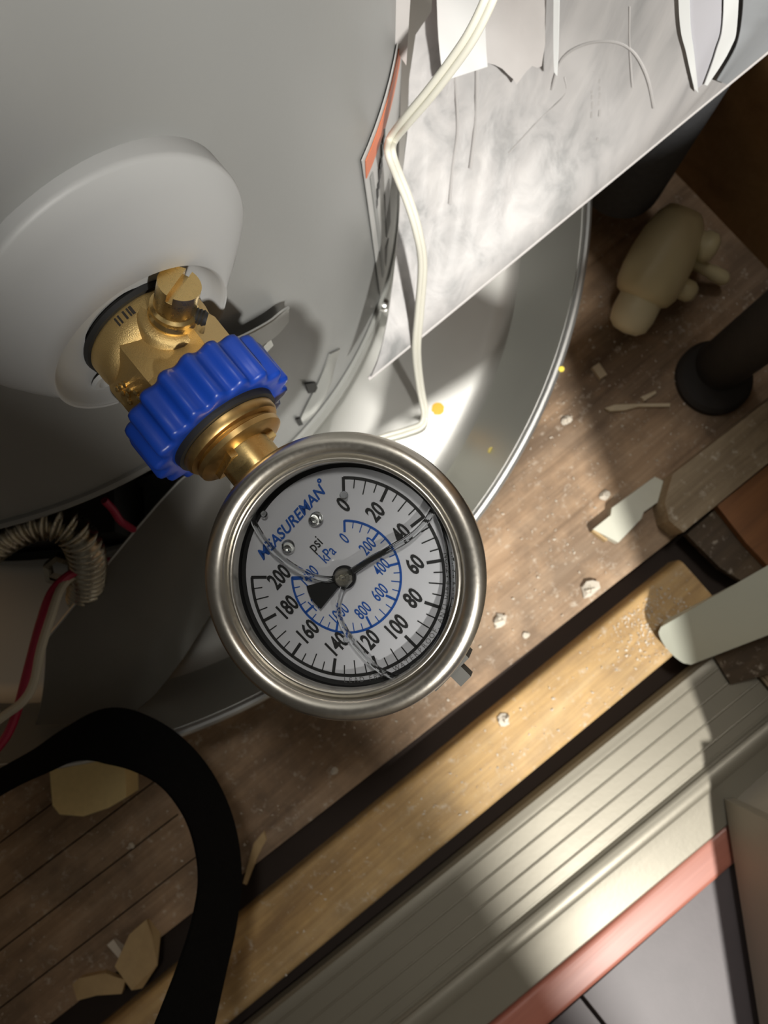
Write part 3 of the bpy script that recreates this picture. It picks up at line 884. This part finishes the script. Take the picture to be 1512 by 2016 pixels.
def wire(name, pts, r, mat, label, cat='wire', group=None):
    return single(name, MB().tube(smoothpath(pts, 8), r, 10), mat, label, cat, group)
wire('igniter_wire', [at(215, 1105, 0.080), at(180, 1116, 0.092), at(140, 1130, 0.101), at(103, 1165, 0.104), at(80, 1225, 0.104), at(56, 1315, 0.104), at(35, 1395, 0.104), at(12, 1450, 0.102), at(-30, 1500, 0.10)], 0.0020, M['redwire'], 'red insulated wire hanging in front of the open heater base')
wire('sensor_wire', [at(185, 1140, 0.080), at(155, 1130, 0.094), at(122, 1155, 0.104), at(100, 1215, 0.110), at(80, 1280, 0.112), at(68, 1340, 0.112), at(48, 1378, 0.112), at(10, 1408, 0.110), at(-40, 1445, 0.108)], 0.0019, M['whitewire'], 'off-white insulated wire running beside the red wire')
wire('igniter_wire', [at(205, 985, 0.118), at(222, 1003, 0.112), at(238, 1026, 0.104), at(262, 1042, 0.090)], 0.0017, M['redwire'], 'short red wire in the dark gap above the leaning panel')

# ------------------------------------------------------------------ white twin cord
cpts = [(985, -60, .250), (958, 10, .243), (928, 70, .236), (893, 122, .228), (845, 185, .216), (800, 238, .203), (772, 275, .190), (769, 303, .192), (784, 345, .184), (804, 395, .176), (822, 455, .166), (832, 520, .150), (826, 610, .125), (820, 690, .098), (827, 760, .060), (836, 812, .033), (830, 836, .0290), (800, 849, .0275), (740, 868, .0270), (690, 900, .0270)]
ctop = at(*cpts[0]); cdir = ctop-at(*cpts[1])
path = smoothpath([ctop + cdir*6.0 + Vector((0, -0.03, 0.16)), ctop + cdir*3.6 + Vector((0, -0.012, 0.05)), ctop + cdir*1.7 + Vector((0, -0.003, 0.012))] + [at(*p) for p in cpts], 8)
upv = Vector((0.15, -0.1, 1.0)).normalized()
cordm = MB()
wtw = smoothnum([1, 1, 1, 1, 1, 1, 1, 1, .95, .85, .75, .7, .7, .65, .65, .75, .8, .8, .8, .9, 1, 1, 1], 8)
rr = 0.00125
for sg in (-1, 1):
    vs = []
    pts_ = []
    for i, p in enumerate(path):
        t = (path[min(i+1, len(path)-1)]-path[max(i-1, 0)]).normalized()
        view = (Vector((0, 0, H))-p).normalized()
        s = t.cross(view).normalized()
        ph = math.acos(max(0.0, min(1.0, wtw[i])))
        s = (s*math.cos(ph) + view*math.sin(ph))
        pts_.append(p + s*(sg*rr*0.92))
    cordm.tube(pts_, rr, 12)
single('twin_cord', cordm, M['cord'], 'white two-core cord dropping into the drain pan', 'cord', angle=70)

# ------------------------------------------------------------------ document bag and papers
def sstep(t):
    t = max(0, min(1, t)); return t*t*(3-2*t)
B0, B1 = at(712, 757, 0.090), at(1560, 60, 0.165)
def bag_base(x):
    t = (x-B0.x)/(B1.x-B0.x)
    return B0.y + (B1.y-B0.y)*t, B0.z + (B1.z-B0.z)*t
def bag_y(x, z):
    yb, zb = bag_base(x)
    h = max(0.0, z-zb)
    back = 0.112*(1.0-sstep((x-0.150)/0.066))         # tucks behind the tank at the left, hangs straight at the right
    wr = 0.0010*math.sin(38*x+22*z) + 0.0006*math.sin(95*x-35*z+1.3)
    for (fx, sl, wdt, amp) in FOLDS:                    # sharp creases running down the bag
        d_ = (x-fx-sl*(z-0.15))/wdt
        wr -= amp*math.exp(-d_*d_)
    return yb + back*sstep(h/0.060) + wr*sstep(h/0.03)
FOLDS = ((0.118, 0.10, 0.0032, 0.0030), (0.135, 0.16, 0.0026, 0.0028), (0.152, 0.05, 0.0030, 0.0024), (0.172, -0.25, 0.0035, 0.0016), (0.196, -0.30, 0.0040, 0.0014), (0.225, 0.15, 0.0040, 0.0012))
def bag_left(z):
    return 0.0660 + (0.168-0.0660)*sstep((z-0.084)/0.060)
gb = []
for i in range(181):
    u = i/180
    row = []
    for j in range(41):
        v = j/40
        x0_ = B0.x + (B1.x-B0.x)*u
        hh = 0.26*v**1.3
        zb = bag_base(x0_)[1]
        z = zb + hh
        xl = bag_left(z) if u < 1 else 0
        x = xl + (B1.x-xl)*u
        z = bag_base(x)[1] + hh
        row.append(Vector((x, bag_y(x, z), z)))
    gb.append(row)
bag = thing('document_bag', 'wrinkled clear plastic document bag hanging beside the grey tank', 'plastic bag', (0.19, 0.10, 0.09))
part(bag, 'bag_sheet', MB().sheet(gb, 0.0012), M['bag'], angle=80)
hem = [gb[i][0] for i in range(181)]
part(bag, 'sealed_hem', MB().tube(hem, 0.0011, 8), M['paper_grey'])
def on_bag(px, py, off=0.002):
    """point on the bag's face along a sight line, a little in front of it"""
    d = ray(px, py); o = Vector((0, 0, H))
    lo, hi = 0.05, 0.8
    for _ in range(50):
        m_ = (lo+hi)/2
        p = o + d*m_
        if p.y > bag_y(p.x, p.z): hi = m_
        else: lo = m_
    p = o + d*lo
    return p + Vector((-0.3, -0.8, 0.5))*off
def bag_sheet(name, left, right, mat, label, cat, off=0.003, nn=8, thick=0.0004, group=None, root=None):
    """left and right: matching polylines of photograph points"""
    L = smoothpath([Vector((x, y, 0)) for x, y in left], 6); R_ = smoothpath([Vector((x, y, 0)) for x, y in right], 6)
    g = []
    for a, b in zip(L, R_):
        g.append([on_bag(a.x+(b.x-a.x)*k/nn, a.y+(b.y-a.y)*k/nn, off) for k in range(nn+1)])
    mb = MB().sheet(g, thick)
    if root: return part(root, name, mb, mat)
    return single(name, mb, mat, label, cat, group)
bag_sheet('folded_paper', [(826, -260), (836, 20), (848, 130)], [(920, -260), (925, 10), (931, 102)], M['paper'], 'crisp white folded paper tucked behind the cord', 'paper', 0.016)
rag_edge = [(936, 110), (948, 111), (962, 115), (976, 122), (988, 134), (997, 142), (1004, 153), (1012, 142), (1022, 128), (1034, 116), (1044, 120), (1052, 117), (1058, 70)]
gt = []
for k, (x, y) in enumerate(rag_edge):
    xt = 958 + (1064-958)*k/(len(rag_edge)-1)
    gt.append([on_bag(xt+(x-xt)*q/8, -260+(y+260)*q/8, 0.007) for q in range(9)])
single('torn_paper', MB().sheet(gt, 0.0004), M['paper_grey'], 'torn grey-white paper flap with a ragged lower edge', 'paper')
bag_sheet('paper_strip', [(1058, -260), (1061, 40), (1064, 118)], [(1070, -260), (1071, 40), (1069, 124)], M['paper'], 'thin white paper strip beside the torn flap', 'paper', 0.013)
bag_sheet('paper_band', [(1322, -220), (1328, 20), (1343, 100), (1358, 168)], [(1345, -220), (1349, 20), (1358, 100), (1366, 176)], M['paper'], 'narrow white curved paper edge, left side of the booklet', 'paper', 0.003)
bag_sheet('paper_band', [(1412, -220), (1414, 20), (1400, 95), (1378, 160)], [(1446, -220), (1442, 25), (1428, 90), (1384, 162)], M['paper'], 'broad white curved paper edge, outer side of the booklet', 'paper', 0.003)
bag_sheet('booklet_page', [(1346, -220), (1350, 20), (1359, 100), (1367, 170)], [(1412, -220), (1414, 20), (1399, 95), (1376, 162)], M['booklet'], 'pale lavender page between two white paper bands', 'paper', 0.002)
bag_sheet('bag_gusset', [(1450, -70), (1448, 20), (1436, 85), (1400, 150)], [(1600, -70), (1600, 20), (1540, 60), (1420, 158)], M['gusset'], None, None, 0.004, root=bag)
# creases and print seen through the bag
for pts_, r_ in (([(1085, 175), (1105, 115), (1150, 85), (1205, 80), (1245, 100), (1272, 150), (1285, 210)], 0.0011),
                 ([(1238, 10), (1238, 90), (1243, 170)], 0.0007),
                 ([(1110, 150), (1110, 185), (1060, 235), (1000, 300)], 0.0006),
                 ([(895, 150), (900, 250), (890, 330), (884, 400)], 0.0012),
                 ([(938, 130), (936, 230), (925, 330)], 0.0014)):
    part(bag, 'crease', MB().tube(smoothpath([on_bag(x, y, 0.0007) for x, y in pts_], 8), r_*0.6, 8), M['crease'])
pm = MB()
rnd = random.Random(11)
for row_x in (1166, 1180):
    y = 85
    while y < 300:
        hgt = rnd.uniform(6, 16)
        if rnd.random() < 0.75 - (y-85)/500:
            xo = row_x - (y-85)*0.03 + rnd.uniform(-1.5, 1.5)
            a, b, c, d = on_bag(xo, y, .0008), on_bag(xo+4, y, .0008), on_bag(xo+3, y+hgt, .0008), on_bag(xo-1, y+hgt, .0008)
            pm.sheet([[a, b], [d, c]], 0.0001)
        y += hgt + rnd.uniform(2, 8)
part(bag, 'faint_print', pm, M['crease'])
# small flap on the tank above the label
g = []
for (l, r) in zip(smoothpath([Vector((768, -60, 0)), Vector((770, 20, 0)), Vector((771, 85, 0))], 5), smoothpath([Vector((812, -60, 0)), Vector((806, 30, 0)), Vector((800, 128, 0))], 5)):
    row = []
    for k in range(5):
        x = l.x+(r.x-l.x)*k/4; y = l.y+(r.y-l.y)*k/4
        d = ray(x, y); hz = math.hypot(d.x, d.y); t = 0.205/hz
        row.append(Vector((0, 0, H)) + d*t)
    g.append(row)
single('paper_flap', MB().sheet(g, 0.0004), M['paper_grey'], 'small white paper flap hanging over the orange striped label', 'paper')

# ------------------------------------------------------------------ pipes at the right
fc = at(1229, 372, 0.030) + Vector((0, 0.004, 0))
single('pipe_insulation', MB().lathe([(0.0080, 0.034), (0.0205, 0.030), (0.0230, 0.0325), (0.0233, 0.038), (0.0233, 1.1), (0.019, 1.1)], Matrix.Translation((fc.x, fc.y, 0)), 64, cap0=True), M['foam'], 'black foam pipe insulation hanging behind the bag', 'pipe insulation')
e0, e1 = at(1345, 425, 0.040), at(1262, 588, 0.020)
ed = (e1-e0).normalized(); L_ = (e1-e0).length
fit = thing('pipe_fitting', 'cream plastic pipe fitting lying below the black foam insulation', 'pipe fitting', (e1.x, e1.y, 0.0))
Mf = Matrix.Translation(e0) @ ed.to_track_quat('Z', 'Y').to_matrix().to_4x4()
part(fit, 'body', MB().lathe([(0.0003, -0.004), (0.010, -0.003), (0.0135, 0.002), (0.0165, 0.012), (0.0182, 0.024), (0.0185, 0.034), (0.0178, L_-0.006), (0.0155, L_-0.001), (0.0118, L_+0.001)], Mf, 48), M['cream'], angle=60)
part(fit, 'end_collar', MB().lathe([(0.0112, L_-0.003), (0.0125, L_+0.001), (0.0126, L_+0.010), (0.0112, L_+0.0165), (0.0070, L_+0.0200), (0.0003, L_+0.0210)], Mf, 40), M['cream_light'], angle=60)
for (x, y, z, r, ln) in ((1352, 572, 0.020, 0.0062, 0.010), (1392, 486, 0.034, 0.0085, 0.010), (1418, 545, 0.014, 0.0045, 0.006)):
    c = at(x, y, z)
    base = e0 + ed*max(0.006, min(L_-0.004, (c-e0).dot(ed)))
    dd = (c-base); dl = dd.length; dd.normalize()
    Mq = Matrix.Translation(base) @ dd.to_track_quat('Z', 'Y').to_matrix().to_4x4()
    part(fit, 'side_knob', MB().lathe([(r*0.8, 0), (r*0.85, dl*0.8), (r, dl*0.85), (r, dl+0.002), (r*0.75, dl+0.0045), (0.0003, dl+0.005)], Mq, 28), M['cream'], angle=60)
fl = at(1408, 742, 0.004)
ip = thing('iron_pipe', 'black iron pipe rising from a round floor flange', 'pipe', (fl.x, fl.y, 0.0))
part(ip, 'floor_flange', MB().lathe([(0.0225, 0.0), (0.0225, 0.004), (0.020, 0.006), (0.0005, 0.007)], Matrix.Translation((fl.x, fl.y, 0)), 48), M['iron'])
part(ip, 'pipe', MB().lathe([(0.0150, 0.004), (0.0150, 1.2)], Matrix.Translation((fl.x+0.006, fl.y+0.003, 0)), 40, cap0=True, cap1=True), M['iron'])

# ------------------------------------------------------------------ strap
sp_ = [(-330, 1740, .006), (-170, 1650, .060), (-60, 1575, .092), (20, 1528, .090), (80, 1497, .090), (145, 1462, .091), (215, 1447, .092), (285, 1466, .092), (348, 1508, .090), (396, 1572, .092), (424, 1645, .096), (434, 1730, .102), (422, 1820, .112), (398, 1910, .126), (368, 2010, .142), (330, 2130, .160)]
wd = [60, 48, 44, 42, 48, 66, 104, 100, 88, 82, 80, 80, 84, 92, 108, 128]
sc_ = smoothpath([at(*p) for p in sp_], 8); sw = smoothnum(wd, 8)
g = []
for i, p in enumerate(sc_):
    t = (sc_[min(i+1, len(sc_)-1)]-sc_[max(i-1, 0)]).normalized()
    view = (Vector((0, 0, H))-p).normalized()
    s = t.cross(view).normalized()
    full = 0.0262
    want = sw[i]*((p-Vector((0, 0, H))).dot(FW))/F
    ph = math.acos(max(-1.0, min(1.0, want/full)))
    s = s*math.cos(ph) + view*math.sin(ph)
    g.append([p + s*(full*(k/4-0.5)) for k in range(5)])
single('webbing_strap', MB().sheet(g, 0.0016), M['strap'], 'black webbing strap curving over the rim of the drain pan', 'strap', angle=80)

# ------------------------------------------------------------------ loose bits on the floor
def chipmesh(poly, z0, th, jitter=0.0, rs=0):
    r = random.Random(rs)
    mb = MB()
    n = len(poly)
    b = [Vector((p[0], p[1], z0)) for p in poly]; t_ = [Vector((p[0]+r.uniform(-jitter, jitter), p[1]+r.uniform(-jitter, jitter), z0+th+r.uniform(-jitter, jitter))) for p in poly]
    return mb.add(b+t_, [tuple(reversed(range(n))), tuple(range(n, 2*n))] + [(i, (i+1) % n, n+(i+1) % n, n+i) for i in range(n)])
def pxpoly(pts_, z=0.0):
    return [(at(x, y, z).x, at(x, y, z).y) for x, y in pts_]
cm = MB().prism(pxpoly([(1168, 1042), (1203, 1014), (1205, 1000), (1290, 938), (1322, 955), (1318, 972), (1268, 1008), (1262, 1022), (1218, 1068)], 0.007), 0.0, 0.0065)
wc = single('wood_chip', cm, M['chip'], 'white painted offcut of wood lying alone on the floor', 'wood chip', smooth=False)
cm2 = MB().prism(pxpoly([(1165, 1046), (1168, 1042), (1196, 1062), (1193, 1066)], 0.005), 0.0005, 0.0060)
wce = part(wc, 'bare_edge', cm2, M['shaving'])
single('wood_shaving', chipmesh(pxpoly([(232, 1905), (255, 1840), (285, 1820), (308, 1850), (300, 1900), (275, 1945), (245, 1955)], .008), 0.0, 0.006, 0.002, 1), M['shaving'], 'broad curled wood shaving standing upright on the dark planks', 'wood shaving', smooth=False)
single('wood_shaving', chipmesh(pxpoly([(140, 1945), (160, 1925), (205, 1915), (245, 1932), (240, 1955), (190, 1965), (150, 1970)], .004), 0.0, 0.004, 0.001, 2), M['shaving'], 'flat oval wood shaving lying on the dark planks', 'wood shaving', smooth=False)
single('wood_shaving', chipmesh(pxpoly([(212, 1860), (222, 1852), (240, 1868), (248, 1890), (238, 1895)], .004), 0.0, 0.004, 0.001, 3), M['plaster'], 'small white sliver against the curled wood shaving', 'wood shaving', smooth=False)
single('splinter', chipmesh(pxpoly([(1190, 803), (1210, 796), (1260, 796), (1320, 794), (1318, 800), (1255, 802), (1230, 808), (1200, 810)], .002), 0.0, 0.0025, 0.0003, 4), M['splinter'], 'long pale splinter lying on the sooty floor', 'splinter', smooth=False)
single('splinter', chipmesh(pxpoly([(1165, 725), (1178, 716), (1195, 738), (1182, 747)], .002), 0.0, 0.003, 0.0003, 5), M['splinter'], 'short stubby pale splinter near the pan rim', 'splinter', smooth=False)
single('splinter', chipmesh(pxpoly([(1262, 782), (1290, 768), (1293, 774), (1268, 790)], .002), 0.0, 0.002, 0.0003, 6), M['splinter'], 'tiny pale splinter just above the long splinter', 'splinter', smooth=False)
single('splinter', chipmesh(pxpoly([(478, 1738), (500, 1660), (520, 1636), (524, 1652), (506, 1690), (486, 1742)], .002), 0.0, 0.002, 0.0003, 7), M['shaving'], 'thin dull wood sliver beside the black strap', 'splinter', smooth=False)
crumbs = [(985, 1222, 17, 'round white plaster crumb on the floor by the gauge'), (1160, 1160, 22, 'largest plaster lump on the edge of the floor gap'), (1190, 975, 12, 'plaster crumb beside the white painted offcut'),
          (1035, 1250, 9, 'small plaster crumb near the dark gap'), (1115, 828, 12, 'plaster crumb close to the pan rim'), (658, 1517, 9, 'single plaster crumb on the dark planks under the gauge'),
          (990, 1415, 14, 'smeared plaster crumb on the pine board'), (258, 1665, 8, 'tiny plaster crumb inside the loop of strap')]
for i, (x, y, r, lb) in enumerate(crumbs):
    rn = random.Random(i+20)
    c = at(x, y, 0.0); z0 = 0.0 if i != 6 else 0.0041
    rad = r*0.44/F
    lump = MB()
    rows_ = [(0.75, 0.0), (1.0, 0.25), (0.85, 0.55), (0.5, 0.8), (0.05, 0.9)]
    jit = [[rn.uniform(0.65, 1.15) for _ in range(9)] for _ in rows_]
    vs = []
    for ri, (q, hh) in enumerate(rows_):
        for k in range(9):
            a = 2*math.pi*k/9
            vs.append(Vector((c.x+rad*q*jit[ri][k]*math.cos(a), c.y+rad*q*jit[ri][k]*math.sin(a)*0.8, z0+rad*hh*0.8*(jit[ri][k] if ri else 1))))
    fs = [tuple(reversed(range(9)))] + [(r_*9+k, r_*9+(k+1) % 9, (r_+1)*9+(k+1) % 9, (r_+1)*9+k) for r_ in range(4) for k in range(9)] + [tuple(range(36, 45))]
    single('plaster_crumb', lump.add(vs, fs), M['plaster'], lb, 'plaster crumb')
for (x, y, r, m_, lb) in ((862, 805, 13, 'dot', 'bright orange paint dot on the pan bottom'), (968, 888, 8, 'yellowdot', 'faint yellow smear on the pan wall'), (1105, 727, 6, 'yellowdot', 'tiny yellow paint speck on the pan rim')):
    z = PZ if m_ == 'dot' else (0.052 if r == 8 else 0.0755)
    c = at(x, y, z)
    rad = r*(H-z)/F
    poly = [(c.x+rad*(1+0.1*math.sin(3*k))*math.cos(2*math.pi*k/16), c.y+rad*math.sin(2*math.pi*k/16)) for k in range(16)]
    single('paint_spot', MB().prism(poly, z, z+0.0005), M[m_], lb, 'paint spot')
# dust and sawdust that nobody could count
rnd = random.Random(7)
dm = MB()
def speck(c, r):
    vs = [c + Vector((r*rnd.uniform(-1, 1), r*rnd.uniform(-1, 1), r*rnd.uniform(0, 0.7))) for _ in range(4)]
    vs[0].z = c.z
    dm.add(vs, [(0, 1, 2), (0, 2, 3), (0, 3, 1), (1, 3, 2)])
for _ in range(4200):
    x, y = rnd.uniform(0, 1512), rnd.uniform(560, 2016)
    p = at(x, y, 0.0005)
    if math.hypot(p.x-CX, p.y-CY) < 0.302: continue
    if p.y < -0.056-0.045*p.x:
        if p.y > -0.110-0.028*p.x and p.y < -0.076-0.028*p.x and p.x < 0.15 and rnd.random() < 0.9: p.z = 0.0043
        else: continue
    if p.x > 0.15 and p.y < -0.03: continue
    lit = 1.0 if (p.x > -0.05) else 0.35
    if rnd.random() > lit: continue
    speck(p, rnd.choice((0.0004, 0.0005, 0.0006, 0.0007, 0.0010)) * (1.3 if rnd.random() < 0.1 else 1))
for _ in range(500):
    p = at(rnd.gauss(1270, 45), rnd.gauss(1215, 40), 0.004)
    if p.y > -0.108-0.028*p.x and p.y < -0.077-0.028*p.x and p.x < 0.15:
        p.z = 0.0043
        speck(p, rnd.choice((0.0005, 0.0007, 0.0010)))
single('sawdust', dm, M['plaster'], 'pale sawdust and plaster dust scattered over the floor boards', 'sawdust', kind='stuff', smooth=False)
